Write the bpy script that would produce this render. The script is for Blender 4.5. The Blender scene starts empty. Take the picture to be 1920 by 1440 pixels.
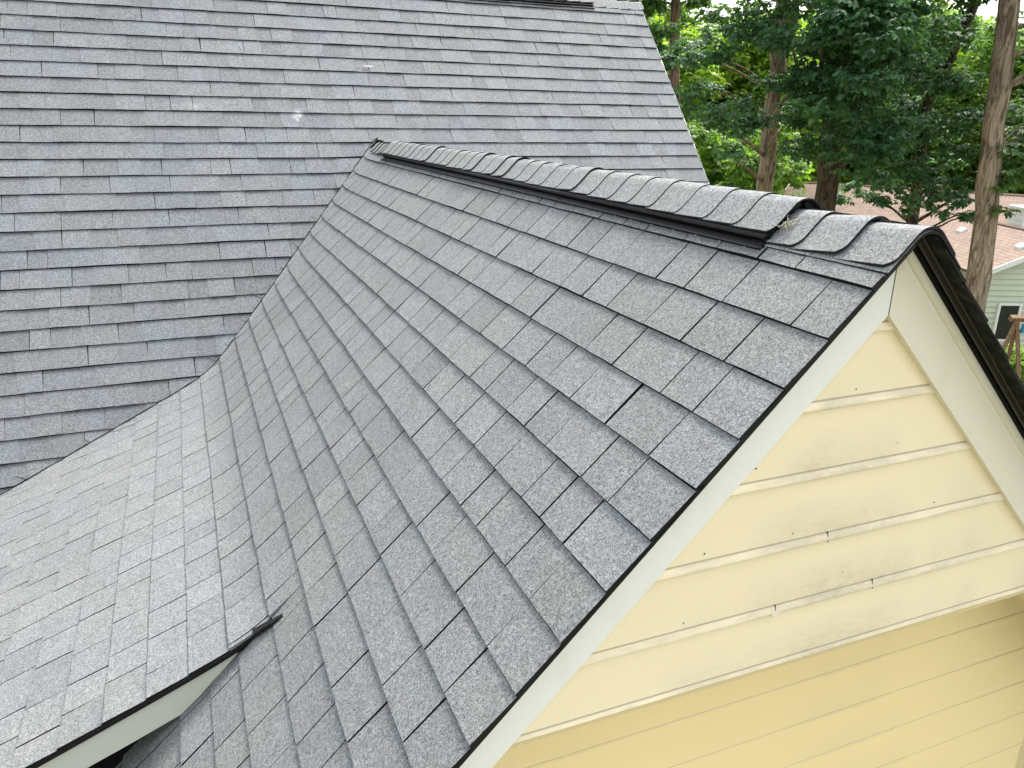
import bpy, math, random
import numpy as np
from mathutils import Vector, Matrix
random.seed(11); rng = np.random.default_rng(11)
C = bpy.context.scene
H = 6.8                                    # camera height above the lawn
# ------------------------------------------------------------------ camera
R = np.array([[0.92503842, -0.37959284, 0.01460126],
              [-0.11081771, -0.30642048, -0.94542367],
              [0.36335018, 0.87293515, -0.32551633]])
F = 1465.6
cd = bpy.data.cameras.new("camera"); cam = bpy.data.objects.new("camera", cd); C.collection.objects.link(cam)
cd.sensor_width = 36.0; cd.lens = F / 1920 * 36.0; cd.clip_start = 0.05; cd.clip_end = 600
M = Matrix.Identity(4)
for i in range(3):
    M[i][0] = R[0][i]; M[i][1] = -R[1][i]; M[i][2] = -R[2][i]
M[2][3] = H
cam.matrix_world = M
C.camera = cam
# ------------------------------------------------------------------ sky, sun, exposure
SUN_DIR = Vector((0.55, 0.38, 1.0)).normalized()       # towards the sun
w = bpy.data.worlds.new("World"); C.world = w; w.use_nodes = True
nt = w.node_tree; bg = nt.nodes['Background']
sky = nt.nodes.new('ShaderNodeTexSky'); sky.sky_type = 'NISHITA'; sky.sun_disc = False
sky.sun_elevation = math.asin(SUN_DIR.z); sky.sun_rotation = math.atan2(SUN_DIR.x, SUN_DIR.y)
sky.dust_density = 4.0; sky.air_density = 1.2; sky.altitude = 100
hs = nt.nodes.new('ShaderNodeHueSaturation'); hs.inputs['Saturation'].default_value = 0.28
hs.inputs['Value'].default_value = 1.0
nt.links.new(sky.outputs[0], hs.inputs['Color']); nt.links.new(hs.outputs[0], bg.inputs[0])
bg.inputs[1].default_value = 0.15
sl = bpy.data.lights.new("sun", 'SUN'); sl.energy = 1.5; sl.angle = math.radians(14); sl.color = (1, .965, .9)
so = bpy.data.objects.new("sun", sl); C.collection.objects.link(so)
so.rotation_euler = SUN_DIR.to_track_quat('Z', 'Y').to_euler(); so.location = (0, 0, 30)
C.view_settings.view_transform = 'Standard'; C.view_settings.look = 'None'
C.view_settings.exposure = 1.68; C.view_settings.gamma = 1

# ------------------------------------------------------------------ helpers
def ray(px, py):
    return R.T @ np.array([(px - 960) / F, (py - 720) / F, 1.0])
def at(px, py, D):
    """world point (camera-height coordinates) seen at a pixel, D metres away over the ground"""
    d = ray(px, py); return d * (D / math.hypot(d[0], d[1]))
class MB:
    def __init__(s): s.v = []; s.f = []; s.c = []; s.pieces = []
    def add(s, vs, fs, col=None):
        n = len(s.v); s.v += [tuple(p) for p in vs]; s.f += [tuple(i + n for i in f) for f in fs]
        c = [col or (0.5, 0.5, 0.5, 1)] * len(vs) if not isinstance(col, list) else col
        s.c += c; s.pieces.append(([tuple(p) for p in vs], list(c), [tuple(f) for f in fs]))
    def box(s, x0, x1, y0, y1, z0, z1, col=None):
        s.add([(x0,y0,z0),(x1,y0,z0),(x1,y1,z0),(x0,y1,z0),(x0,y0,z1),(x1,y0,z1),(x1,y1,z1),(x0,y1,z1)],
              [(0,3,2,1),(4,5,6,7),(0,1,5,4),(1,2,6,5),(2,3,7,6),(3,0,4,7)], col)
    def hexa(s, p, col=None):      # 8 corner points, order as box
        s.add(p, [(0,3,2,1),(4,5,6,7),(0,1,5,4),(1,2,6,5),(2,3,7,6),(3,0,4,7)], col)
    def extr_y(s, poly, y0, y1, col=None):     # poly in xz
        n = len(poly)
        vs = [(x, y0, z) for x, z in poly] + [(x, y1, z) for x, z in poly]
        fs = [tuple(range(n))] + [tuple(range(2*n-1, n-1, -1))] + [(i, i+n, (i+1) % n + n, (i+1) % n) for i in range(n)]
        s.add(vs, fs, col)
    def sweep(s, rows, col=None, closed=False):      # list of equally long point rows
        m = len(rows[0]); vs = [p for r in rows for p in r]; fs = []
        for i in range(len(rows) - 1):
            for j in range(m if closed else m - 1):
                k = (j + 1) % m
                fs.append((i*m+j, i*m+k, (i+1)*m+k, (i+1)*m+j))
        s.add(vs, fs, col)
    def tube(s, pts, rad, n=8, col=None):
        rows = []
        pts = [Vector(p) for p in pts]
        for i, p in enumerate(pts):
            d = (pts[min(i+1, len(pts)-1)] - pts[max(i-1, 0)]).normalized()
            a = d.cross(Vector((0.3, 0.2, 1)) if abs(d.z) < .9 else Vector((1, .1, 0))).normalized(); b = d.cross(a)
            r = float(rad[i] if isinstance(rad, (list, tuple)) else rad)
            rows.append([tuple(p + r * (math.cos(t*2*math.pi/n) * a + math.sin(t*2*math.pi/n) * b)) for t in range(n)])
        s.sweep(rows, col, True)
        s.add(rows[0], [tuple(range(n))], col); s.add(rows[-1], [tuple(range(n-1, -1, -1))], col)

def link(name, me, parent=None):
    o = bpy.data.objects.new(name, me); C.collection.objects.link(o)
    if parent is not None: o.parent = parent
    return o
ORI = {}
def build(name, mb, mat, parent=None, smooth=False, origin=None):
    """one mesh object; coordinates are camera-height world ones, H is added here"""
    org = ORI.get(parent.name if parent else None, origin if origin is not None else (0, 0, -H))
    v = np.array(mb.v, dtype=float) - np.array(org)
    me = bpy.data.meshes.new(name); me.from_pydata(v.tolist(), [], mb.f); me.update()
    ca = me.attributes.new('tab', 'FLOAT_COLOR', 'POINT')
    ca.data.foreach_set('color', np.array(mb.c, dtype=np.float32).ravel())
    if smooth: me.polygons.foreach_set('use_smooth', [True] * len(me.polygons))
    me.materials.append(mat)
    o = link(name, me, parent)
    if parent is None: o.location = (org[0], org[1], org[2] + H)
    ORI[o.name] = org
    return o
def split_build(name, mb, mat, parent):
    for vs, cs, fs in mb.pieces:
        m = MB(); m.v = vs; m.c = cs; m.f = fs; build(name, m, mat, parent)
def thing(name, label, cat, loc, group=None):
    o = link(name, None); o.location = (loc[0], loc[1], loc[2] + H); o['label'] = label; o['category'] = cat
    if group: o['group'] = group
    ORI[o.name] = tuple(loc); return o
def tag(o, label, cat=None, group=None, kind=None):
    if label: o['label'] = label
    if cat: o['category'] = cat
    if group: o['group'] = group
    if kind: o['kind'] = kind
    return o

# ------------------------------------------------------------------ materials
class NT:
    def __init__(s, name):
        s.m = bpy.data.materials.new(name); s.m.use_nodes = True; s.t = s.m.node_tree
        s.b = s.t.nodes['Principled BSDF']; s.co = s.n('ShaderNodeTexCoord').outputs['Object']
    def n(s, k, **kw):
        o = s.t.nodes.new(k)
        for a, b in kw.items():
            if a.startswith('i_'): o.inputs[a[2:]].default_value = b
            else: setattr(o, a, b)
        return o
    def l(s, a, b): s.t.links.new(a, b)
    def noise(s, scale, detail=2, rough=.5, co=None, dist=0):
        o = s.n('ShaderNodeTexNoise'); o.inputs['Scale'].default_value = scale; o.inputs['Detail'].default_value = detail
        o.inputs['Roughness'].default_value = rough; o.inputs['Distortion'].default_value = dist
        s.l(co or s.co, o.inputs['Vector']); return o.outputs['Fac']
    def mapr(s, v, a, b, c, d):
        o = s.n('ShaderNodeMapRange'); s.l(v, o.inputs[0])
        for i, q in enumerate((a, b, c, d)): o.inputs[i+1].default_value = q
        return o.outputs[0]
    def math(s, op, a, b=None):
        o = s.n('ShaderNodeMath', operation=op)
        for i, q in enumerate((a, b)):
            if q is None: continue
            if isinstance(q, (int, float)): o.inputs[i].default_value = q
            else: s.l(q, o.inputs[i])
        return o.outputs[0]
    def mix(s, f, a, b, mode='MIX'):
        o = s.n('ShaderNodeMix', data_type='RGBA', blend_type=mode)
        for k, q in ((0, f), (6, a), (7, b)):
            if isinstance(q, (int, float)): o.inputs[k].default_value = q
            elif isinstance(q, tuple): o.inputs[k].default_value = (*q, 1) if len(q) == 3 else q
            else: s.l(q, o.inputs[k])
        return o.outputs[2]
    def bump(s, h, strength, dist):
        o = s.n('ShaderNodeBump'); o.inputs['Strength'].default_value = strength; o.inputs['Distance'].default_value = dist
        s.l(h, o.inputs['Height']); s.l(o.outputs[0], s.b.inputs['Normal'])
    def stretch(s, x, y, z):
        o = s.n('ShaderNodeMapping'); s.l(s.co, o.inputs[0]); o.inputs['Scale'].default_value = (x, y, z); return o.outputs[0]
    def done(s, col, rough=.8, spec=.3, metal=0):
        if isinstance(col, tuple): s.b.inputs['Base Color'].default_value = (*col, 1)
        else: s.l(col, s.b.inputs['Base Color'])
        if isinstance(rough, (int, float)): s.b.inputs['Roughness'].default_value = rough
        else: s.l(rough, s.b.inputs['Roughness'])
        s.b.inputs['Specular IOR Level'].default_value = spec; s.b.inputs['Metallic'].default_value = metal
        return s.m

def shingle_mat(name, dark, light, grain=330, varia=.16, tint=(.965, 1.0, 1.015), contrast=1.0, scuffs=()):
    t = NT(name)
    at_ = t.n('ShaderNodeAttribute', attribute_name='tab'); sep = t.n('ShaderNodeSeparateColor'); t.l(at_.outputs['Color'], sep.inputs[0])
    tone, low, fr = sep.outputs[0], sep.outputs[1], sep.outputs[2]
    g1 = t.noise(grain, 2, .7); g2 = t.noise(grain * 2.6, 1, .5)
    g3 = t.noise(grain * .38, 2, .6)
    g = t.math('ADD', t.math('ADD', t.math('MULTIPLY', g1, .5), t.math('MULTIPLY', g2, .25)), t.math('MULTIPLY', g3, .25))
    g = t.mapr(g, .5 - .105 / contrast, .5 + .105 / contrast, 0, 1)
    col = t.mix(g, dark, light)
    # coloured granules
    hue = t.noise(grain * 1.3, 1, .5, t.stretch(1, 1.1, .93))
    hb = t.mapr(hue, .56, .68, 0, .40); hr = t.mapr(hue, .44, .34, 0, .35)
    col = t.mix(hb, col, (.14, .18, .25)); col = t.mix(hr, col, (.27, .215, .17))
    # blotches several centimetres wide, tab tone
    b1 = t.mapr(t.noise(9, 3, .6), .3, .7, 1 - varia * .5, 1 + varia * .5)
    b2 = t.mapr(t.noise(45, 2, .6), .3, .7, .89, 1.11)
    tn = t.mapr(tone, 0, 1, 1 - varia, 1 + varia)
    k = t.math('MULTIPLY', t.math('MULTIPLY', b1, b2), tn)
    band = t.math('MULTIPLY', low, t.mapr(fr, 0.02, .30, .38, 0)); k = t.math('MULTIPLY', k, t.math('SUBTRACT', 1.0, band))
    cc = t.n('ShaderNodeCombineColor'); [t.l(k, cc.inputs[i]) for i in range(3)]
    col = t.mix(1.0, col, cc.outputs[0], 'MULTIPLY')
    tw = t.mix(t.mapr(t.noise(2.3, 2, .5), .35, .65, 0, 1), (1.0, 1.005, .97), tint)
    col = t.mix(1.0, col, tw, 'MULTIPLY')
    for (sx_, sy_, sz_, ax, ay, amt) in scuffs:         # pale scuff marks worn into the granules
        mp = t.n('ShaderNodeMapping'); t.l(t.co, mp.inputs[0]); mp.inputs['Location'].default_value = (-sx_ / ax, -sy_ / ay, -sz_ / ay); mp.inputs['Scale'].default_value = (1 / ax, 1 / ay, 1 / ay)
        ln = t.n('ShaderNodeVectorMath', operation='LENGTH'); t.l(mp.outputs[0], ln.inputs[0])
        f_ = t.math('MULTIPLY', t.mapr(ln.outputs['Value'], .15, 1, amt, 0), t.mapr(t.noise(38, 3, .65), .38, .62, 0, 1))
        col = t.mix(f_, col, (.62, .62, .62))
    # butt and cut edges carry no granules: asphalt black
    edge = t.mapr(at_.outputs['Alpha'], .4, .6, 0, 1)
    col = t.mix(edge, (.007, .007, .008), col)
    t.bump(g, .55, .0018)
    return t.done(col, .78, .35)
def plain(name, col, rough=.6, spec=.4, n_scale=8, n_amt=.08, metal=0):
    t = NT(name); v = t.mapr(t.noise(n_scale, 3, .6), .3, .7, 1 - n_amt, 1 + n_amt)
    cc = t.n('ShaderNodeCombineColor'); [t.l(v, cc.inputs[i]) for i in range(3)]
    return t.done(t.mix(1.0, col, cc.outputs[0], 'MULTIPLY'), rough, spec, metal)

def main_hit(px, py):
    d = ray(px, py); p = d * (-7.552 / (d[2] - 1.1466 * d[1])); return p[0] - 1.4, p[1] - 4.0, p[2] + 6.8
SCUFFS = [(*main_hit(558, 217), .055, .07, .9), (*main_hit(692, 126), .05, .02, .6), (*main_hit(360, 200), .10, .04, .25)]
MT = {}
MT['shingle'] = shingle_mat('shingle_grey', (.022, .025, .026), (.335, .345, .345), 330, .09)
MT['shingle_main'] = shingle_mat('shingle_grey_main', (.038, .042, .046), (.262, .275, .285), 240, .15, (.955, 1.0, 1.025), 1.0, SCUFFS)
MT['cap'] = shingle_mat('shingle_cap', (.030, .032, .033), (.37, .375, .372), 330, .05)
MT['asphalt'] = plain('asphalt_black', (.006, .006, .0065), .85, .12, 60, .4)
MT['metal_black'] = plain('drip_metal_black', (.008, .0075, .0075), .45, .3, 20, .2)
MT['metal_brown'] = plain('drip_metal_brown', (.011, .0075, .0065), .35, .5, 20, .2)
MT['vent'] = plain('vent_plastic', (.0065, .0065, .007), .55, .22, 30, .3)
MT['dot'] = plain('nail_head', (.5, .5, .5), .4, .5)
def moss():
    t = NT('mossy_underside'); n = t.noise(28, 4, .65); a = t.mapr(n, .45, .62, 0, 1)
    return t.done(t.mix(a, (.008, .008, .008), (.030, .031, .022)), .9, .2)
MT['moss'] = moss()
def siding(name, base, dirt_amt, x0):
    t = NT(name)
    a_ = t.n('ShaderNodeAttribute', attribute_name='tab'); sep = t.n('ShaderNodeSeparateColor'); t.l(a_.outputs['Color'], sep.inputs[0])
    # r = height within the board (0 top .. 1 bead), g = on bead strip
    soft = t.mapr(t.noise(1.6, 3, .55, t.stretch(1.0, 1, .6)), .45, .62, 0, 1)
    fine = t.mapr(t.noise(70, 4, .75, t.stretch(.45, 1, 1)), .35, .7, 0, 1)
    streak = t.mapr(t.noise(24, 3, .7, t.stretch(.3, 1, 1.4)), .42, .66, 0, 1)
    low = t.mapr(sep.outputs[0], .25, 1, 0, 1)
    d = t.math('MULTIPLY', t.math('MULTIPLY', low, soft), t.math('ADD', t.math('MULTIPLY', fine, .5), .25))
    d = t.math('MULTIPLY', d, dirt_amt)
    col = t.mix(d, base, (.34, .30, .23))
    bead = t.math('MULTIPLY', sep.outputs[1], t.math('MULTIPLY', t.math('ADD', t.math('MULTIPLY', streak, .45), .03), dirt_amt))
    col = t.mix(bead, col, (.42, .38, .30))
    v = t.mapr(t.noise(.9, 2, .5), .3, .7, .96, 1.04); cc = t.n('ShaderNodeCombineColor'); [t.l(v, cc.inputs[i]) for i in range(3)]
    col = t.mix(1.0, col, cc.outputs[0], 'MULTIPLY')
    groove = t.mapr(sep.outputs[2], .1, 1, 0, .75); col = t.mix(groove, col, (.30, .26, .17))
    t.bump(t.noise(6, 2, .5, t.stretch(.5, 1, 1)), .25, .01)
    return t.done(col, .42, .45)
MT['siding'] = siding('yellow_siding', (.935, .81, .565), .8, 0)
MT['siding_low'] = siding('yellow_siding_lower', (.93, .75, .41), .25, 0)
def painted(name, base, dirt=(.40, .33, .18), amt=.35):
    t = NT(name); a = t.mapr(t.noise(5, 4, .65, t.stretch(1, 1, .6)), .52, .72, 0, amt); f = t.mapr(t.noise(150, 3, .7), .60, .75, 0, .25)
    col = t.mix(a, base, dirt); col = t.mix(f, col, dirt); t.bump(t.noise(40, 3, .6), .1, .003)
    return t.done(col, .45, .45)
MT['board'] = painted('white_board', (.86, .865, .81), amt=.16)
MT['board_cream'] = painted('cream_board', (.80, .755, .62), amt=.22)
MT['fascia'] = painted('fascia_paint', (.58, .60, .51), amt=.10)
MT['caulk'] = plain('seam', (.35, .32, .24), .8)
MT['soffit'] = plain('soffit', (.6, .55, .4), .6)

# ------------------------------------------------------------------ house geometry constants
XR = 1.474; CS = 1.6847; ZR = XR - CS                 # gable ridge, steep plane z = x - CS
ML, MA = 1.1466, -7.552                                # main plane z = ML*y + MA
Q, LC = .396, -1.6544                                  # porch plane z = Q*x + LC
YF = 1.225; Y1 = 2.285                                 # front rake of the gable roof, front rake of the porch roof
RT2 = math.sqrt(2)
def smax(a, b, k): return (a + b + math.sqrt((a - b) ** 2 + k * k)) / 2
def snoise(y, seed, f=1.0):
    return (math.sin(y*f*2.1 + seed*1.7) + .6 * math.sin(y*f*5.3 + seed*4.1) + .35 * math.sin(y*f*11.7 + seed*2.9)) / 1.95
# bent profile of the gable slope running into the porch slope
KP = .055
_prof = []; _x = XR; _z = ZR; _s = 0
_xs = np.linspace(XR, -3.2, 2400)
_zs = np.array([smax(x - CS, Q * x + LC, KP) if x < .9 else x - CS + (smax(.9 - CS, Q * .9 + LC, KP) - (.9 - CS)) * max(0, (XR - x) / (XR - .9)) for x in _xs])
_ss = np.concatenate([[0], np.cumsum(np.hypot(np.diff(_xs), np.diff(_zs)))])
def prof(s, bent):
    if not bent:
        f = min(1, max(0, (1.90 - s) / .14)); f = f * f * (3 - 2 * f)
        x = XR - s / RT2
        return x, ZR - s / RT2 + (float(np.interp(s, _ss, _zs)) - float(np.interp(s, _ss, _xs)) + CS) * f
    return float(np.interp(s, _ss, _xs)), float(np.interp(s, _ss, _zs))
def gpt(s, y, h, bent=True, valley=True):
    x, z = prof(s, bent); x2, z2 = prof(s + .01, bent)
    dx, dz = x2 - x, z2 - z; L = math.hypot(dx, dz); nx, nz = dz / L, -dx / L
    if nz < 0: nx, nz = -nx, -nz
    if valley:
        zm = ML * y + MA; z = smax(z, zm, .056)
    return (x + nx * h, y, z + nz * h)
def yvalley(s, bent=True):
    x, z = prof(s, bent); return (z - MA) / ML
def right_pt(s, y, h):
    n = 1 / RT2; return (XR + s * n + h * n, y, ZR - s * n + h * n)
def main_pt(t, x, h):                                   # t measured down the slope from the main ridge
    L = math.hypot(1, ML); return (x, YM - t / L - h * ML / L, ZM - t * ML / L + h / L)
YM, ZM = 7.545, ML * 7.545 + MA

def tab(mb, fn, s0, s1, ya, yb, t0, t1, tone, low, ns=1, ny=1, wob=None, clipf=None, sk=0.0, side=0):
    """one shingle tab: top sheet, butt face and side faces. fn(s, y, h) -> point"""
    S = [s0 + (s1 - s0) * i / ns for i in range(ns + 1)]
    rows = []; cols = []
    for i, s in enumerate(S):
        fr = i / ns; row = []
        for j in range(ny + 1):
            y = ya + (yb - ya) * j / ny + sk * (1 - fr)
            ss = s + ((wob(y) if wob else 0) if i == ns else 0)
            if clipf: y = min(y, clipf(ss))
            row.append((ss, y)); cols.append((tone, low, fr, 1))
        rows.append(row)
    if clipf and max(p[1] for r in rows for p in r) - min(p[1] for r in rows for p in r) < .004: return
    hh = [t0 + (t1 - t0) * i / ns for i in range(ns + 1)]
    m = ny + 1
    vs = [fn(s, y, hh[i]) for i, r in enumerate(rows) for (s, y) in r]
    fs = [(i*m+j, i*m+j+1, (i+1)*m+j+1, (i+1)*m+j) for i in range(ns) for j in range(ny)]
    mb.add(vs, fs, cols)
    e = (tone, 0, .5, 0)
    b = rows[-1]; vs = [fn(s, y, t1) for s, y in b] + [fn(s, y, -.003) for s, y in b]
    mb.add(vs, [(j, j+1, m+j+1, m+j) for j in range(ny)], [e] * len(vs))
    e = (tone * .8, 0, .5, side)
    for q in (0, -1):
        vs = [fn(r[q][0], r[q][1], hh[i]) for i, r in enumerate(rows)] + [fn(r[q][0], r[q][1], -.003) for r in rows]
        mb.add(vs, [(i, i+1, ns+1+i+1, ns+1+i) for i in range(ns)], [e] * len(vs))

def cuts(a, b, wmin, wmax, gap):
    """random tab cuts between a and b; returns (start, end) spans with small gaps"""
    out = []; y = a - random.uniform(0, wmin * .45); first = True
    while y < b:
        w_ = random.choice([random.uniform(wmin, wmax), random.uniform(wmin * 1.2, wmax * .8)])
        g = gap()
        if y + w_ > a: out.append((max(a, y), min(b, y + w_ - g)))
        y += w_
    return [o for o in out if o[1] - o[0] > .006]
def gap_near():
    r = random.random()
    return random.uniform(.0046, .0058) if r < .80 else (.0030 if r < .93 else .0075)

house = thing('house', 'yellow sided house with grey asphalt shingle roofs, in the foreground', 'house', (1.4, 4.0, -H))
# ------------------------------------------------------------------ main roof
XE = 4.45
NC = 46
tcs = [.190 + .1425 * (i) for i in range(NC)]
mb = MB()
for i, t1 in enumerate(tcs):
    t0 = tcs[i-1] if i else .06
    sd = random.uniform(0, 60)
    wob = lambda x, sd=sd: .0045 * snoise(x, sd, .55) + .0016 * snoise(x, sd + 3, 6)
    if i == 12: wob = lambda x, sd=sd: .0045 * snoise(x, sd, .55) - .020 * math.exp(-((x - 1.55) / .35) ** 2)
    if i == 13: wob = lambda x, sd=sd: .004 * snoise(x, sd, .55) - .012 * math.exp(-((x - 1.5) / .3) ** 2)
    for (a, b) in cuts(-5.2, XE, .09, .24, lambda: random.choice([.0003, .0003, .0008, .0008, .003])):
        if i > 36 and a > .4: continue
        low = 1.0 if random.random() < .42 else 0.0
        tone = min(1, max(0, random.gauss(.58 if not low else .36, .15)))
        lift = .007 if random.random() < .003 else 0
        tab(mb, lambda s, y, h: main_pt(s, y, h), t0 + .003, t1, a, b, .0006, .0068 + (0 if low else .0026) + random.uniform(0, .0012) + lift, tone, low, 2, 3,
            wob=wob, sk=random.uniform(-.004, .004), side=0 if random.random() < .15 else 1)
main_roof = build('main_roof', mb, MT['shingle_main'], house)
main_roof['label'] = 'large steep grey shingle roof behind'
# deck under the shingles, back slope
mb = MB()
def slab(mb, fn, s0, s1, ya, yb, h0, h1):
    mb.hexa([fn(s0, ya, h0), fn(s0, yb, h0), fn(s1, yb, h0), fn(s1, ya, h0), fn(s0, ya, h1), fn(s0, yb, h1), fn(s1, yb, h1), fn(s1, ya, h1)])
slab(mb, main_pt, 0.0, tcs[35], -5.2, XE - .004, -.022, -.0015)
slab(mb, main_pt, tcs[35], tcs[-1] - .02, -5.2, .38, -.022, -.0015)
back = lambda t, x, h: (lambda p: (p[0], 2 * YM - p[1], p[2]))(main_pt(t, x, h))
slab(mb, back, 0.0, tcs[-1], -5.2, XE - .004, -.022, .003)
build('roof_deck', mb, MT['asphalt'], main_roof)
mb = MB()
mb.hexa([main_pt(.05, XE - .012, -.02), main_pt(.05, XE + .004, -.02), main_pt(tcs[35], XE + .004, -.02), main_pt(tcs[35], XE - .012, -.02),
         main_pt(.05, XE - .012, -.0005), main_pt(.05, XE + .004, -.0005), main_pt(tcs[35], XE + .004, -.0005), main_pt(tcs[35], XE - .012, -.0005)])
build('drip_edge', mb, MT['board'], main_roof)
def rprof(apex_raise, half, r=.05, n=9, slope=1.0):
    """cross-section (across, up) of a folded ridge cap over a ridge of the given slope"""
    th = math.atan(slope); pts = []
    cx, cz = 0, -r / math.cos(th)                      # arc centre below the raised apex
    L = half
    tx = r * math.sin(th); tz = cz + r * math.cos(th)
    pts.append((-tx - (L) * math.cos(th), tz - L * math.sin(th)))
    for q in (.95, .88, .8, .7, .6, .3): pts.append((-tx - (L * q) * math.cos(th), tz - L * q * math.sin(th)))
    for k in range(n + 1):
        a = -th + 2 * th * k / n; pts.append((r * math.sin(a), cz + r * math.cos(a)))
    for q in (.3, .6, .7, .8, .88, .95): pts.append((tx + (L * q) * math.cos(th), tz - L * q * math.sin(th)))
    pts.append((tx + L * math.cos(th), tz - L * math.sin(th)))
    return [(a, b + apex_raise) for a, b in pts]
def cap_piece(mb, frame, y0, y1, r0, r1, half, tone, slope=1.0, rad=.05, thick=.0055, flare=0):
    """frame(across, along, up) -> point; y0 = lifted front end"""
    amax = rad * math.sin(math.atan(slope)) + half * math.cos(math.atan(slope)); sg = 1 if y1 > y0 else -1
    cf = lambda a: sg * flare * max(0, (abs(a) / amax - .78) / .22) ** 2.4
    rows = []; cols = []
    N = 4
    for i in range(N + 1):
        y = y0 + (y1 - y0) * i / N; rr = r0 + (r1 - r0) * i / N
        pr = rprof(rr / math.cos(math.atan(slope)), half, rad, slope=slope)
        rows.append([frame(a, y + cf(a) * (1 - i / N), b) for a, b in pr])
    m = len(rows[0]); vs = [p for r_ in rows for p in r_]
    mb.add(vs, [(i*m+j, i*m+j+1, (i+1)*m+j+1, (i+1)*m+j) for i in range(N) for j in range(m-1)], [(tone, 0, .5, 1)] * len(vs))
    pt = rprof(r0 / math.cos(math.atan(slope)), half, rad, slope=slope); pb = rprof((r0 - thick) / math.cos(math.atan(slope)), half, rad, slope=slope)
    pb2 = rprof((r1 - thick) / math.cos(math.atan(slope)), half, rad, slope=slope)
    pt2 = rprof(r1 / math.cos(math.atan(slope)), half, rad, slope=slope)
    A = [frame(a, y0 + cf(a), b) for a, b in pt]; B = [frame(a, y0 + cf(a), b) for a, b in pb]
    A2 = [frame(a, y1, b) for a, b in pt2]; B2 = [frame(a, y1, b) for a, b in pb2]
    e = (tone, 0, .5, 0)
    mb.add(A + B, [(j, j+1, m+j+1, m+j) for j in range(m-1)], [e] * (2*m))
    mb.add(B + B2, [(j, j+1, m+j+1, m+j) for j in range(m-1)], [e] * (2*m))
    mb.add([A[0], B[0], A2[0], B2[0], A[-1], B[-1], A2[-1], B2[-1]], [(0, 1, 3, 2), (4, 5, 7, 6)], [e] * 8)
# main ridge: vent as far as x = 3.9, flat caps beyond
mframe = lambda a, y, b: (y, YM + a, ZM + b)     # across = y axis, along = x
mb = MB()
for sgn in (-1, 1):
    L = math.hypot(1, ML); cy, sz = sgn / L, -ML / L; ny_, nz_ = sgn * ML / L, 1 / L
    def P(s, x, h): return (x, YM + cy * s + ny_ * h, ZM + sz * s + nz_ * h)
    for (sa, sb, h0, h1) in ((0, .130, .004, .022), (.130, .162, .003, .006), (.158, .162, .006, .020)):
        mb.hexa([P(sa, -5.0, h0), P(sa, 3.90, h0), P(sb, 3.90, h0), P(sb, -5.0, h0), P(sa, -5.0, h1), P(sa, 3.90, h1), P(sb, 3.90, h1), P(sb, -5.0, h1)])
build('ridge_vent', mb, MT['vent'], main_roof)
mb0 = None
x = 4.47; k = 0
while x > -1.6:
    up = .006 if x > 3.98 else .030
    if 3.86 < x < 3.98: up = .030
    m_ = MB(); cap_piece(m_, mframe, x, x - .165, up + .005 + random.uniform(0, .003), up, .085, random.uniform(.3, .7), slope=ML, rad=.05, flare=.02)
    build('ridge_cap', m_, MT['cap'], main_roof, smooth=False); x -= .14; k += 1

# ------------------------------------------------------------------ gable roof
sc = [.186 + .143 * i for i in range(0, 12)] + [1.915, 2.075]
while len(sc) < 30: sc.append(sc[-1] + .143)
NG = 13                                               # courses 0..13 belong to the steep gable slope
flat = lambda s, y, h: gpt(s, y, h, False, False)
mb = MB()
def lipw(sd): return lambda y: .0016 * snoise(y, sd, 1.2) + .0010 * snoise(y, sd + 3, 9) + .0006 * snoise(y, sd + 5, 31)
for i in range(0, NG + 1):
    s1 = sc[i]; s0 = sc[i-1] if i else .075
    sd = random.uniform(0, 60)
    for (a, b) in cuts(YF, 6.6, .115, .27, gap_near):
        if a > yvalley(s0) + .01 or i == 0 and a > 6.35: continue
        if i >= 12 and a < Y1:
            b_ = min(b, Y1)
            tab(mb, flat, s0 + .0025, s1, a, b_, .0004, .0066, random.uniform(.3, .7), 0, 1, 3, wob=lipw(sd), side=1)
            if b < Y1 + .01: continue
            a = Y1
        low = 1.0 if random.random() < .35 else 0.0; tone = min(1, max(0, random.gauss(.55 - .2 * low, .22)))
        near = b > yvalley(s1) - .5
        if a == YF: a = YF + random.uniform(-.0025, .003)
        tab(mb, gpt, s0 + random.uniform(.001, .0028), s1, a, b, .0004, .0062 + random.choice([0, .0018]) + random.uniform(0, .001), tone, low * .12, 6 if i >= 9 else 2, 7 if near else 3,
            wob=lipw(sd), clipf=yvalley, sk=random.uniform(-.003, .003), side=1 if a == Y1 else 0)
# in front of the porch roof the steep slope runs on straight
sf = [.186 + .143 * i for i in range(0, 12)] + [1.915, 2.065] + [2.065 + .143 * k for k in range(1, 9)]
mbf = MB()
for i in range(NG + 1 - 2, len(sf)):
    s1 = sf[i]; s0 = sf[i-1]; sd = random.uniform(0, 60)
    if i <= NG: continue
    for (a, b) in cuts(YF, 2.75, .115, .27, gap_near):
        low = 1.0 if random.random() < .35 else 0.0; tone = min(1, max(0, random.gauss(.5 - .2 * low, .2)))
        tab(mb, flat, s0 + .0025, s1, a, b, .0004, .0060 + random.choice([0, .0018]) + random.uniform(0, .001), tone, low * .12, 1, 3, wob=lipw(sd))
# right hand slope
for i in range(0, 24):
    s1 = sc[0] + .143 * i; s0 = s1 - .143 if i else .075; sd = random.uniform(0, 60)
    for (a, b) in cuts(YF - .008, 6.2, .115, .27, gap_near):
        tab(mb, right_pt, s0 - .002, s1, a, b, .0004, .0060 + random.uniform(0, .002), random.uniform(.2, .8), 0, 1, 2, wob=lipw(sd))
gable_roof = build('gable_roof', mb, MT['shingle'], house)
gable_roof['label'] = 'steep grey shingle roof over the yellow gable'
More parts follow.
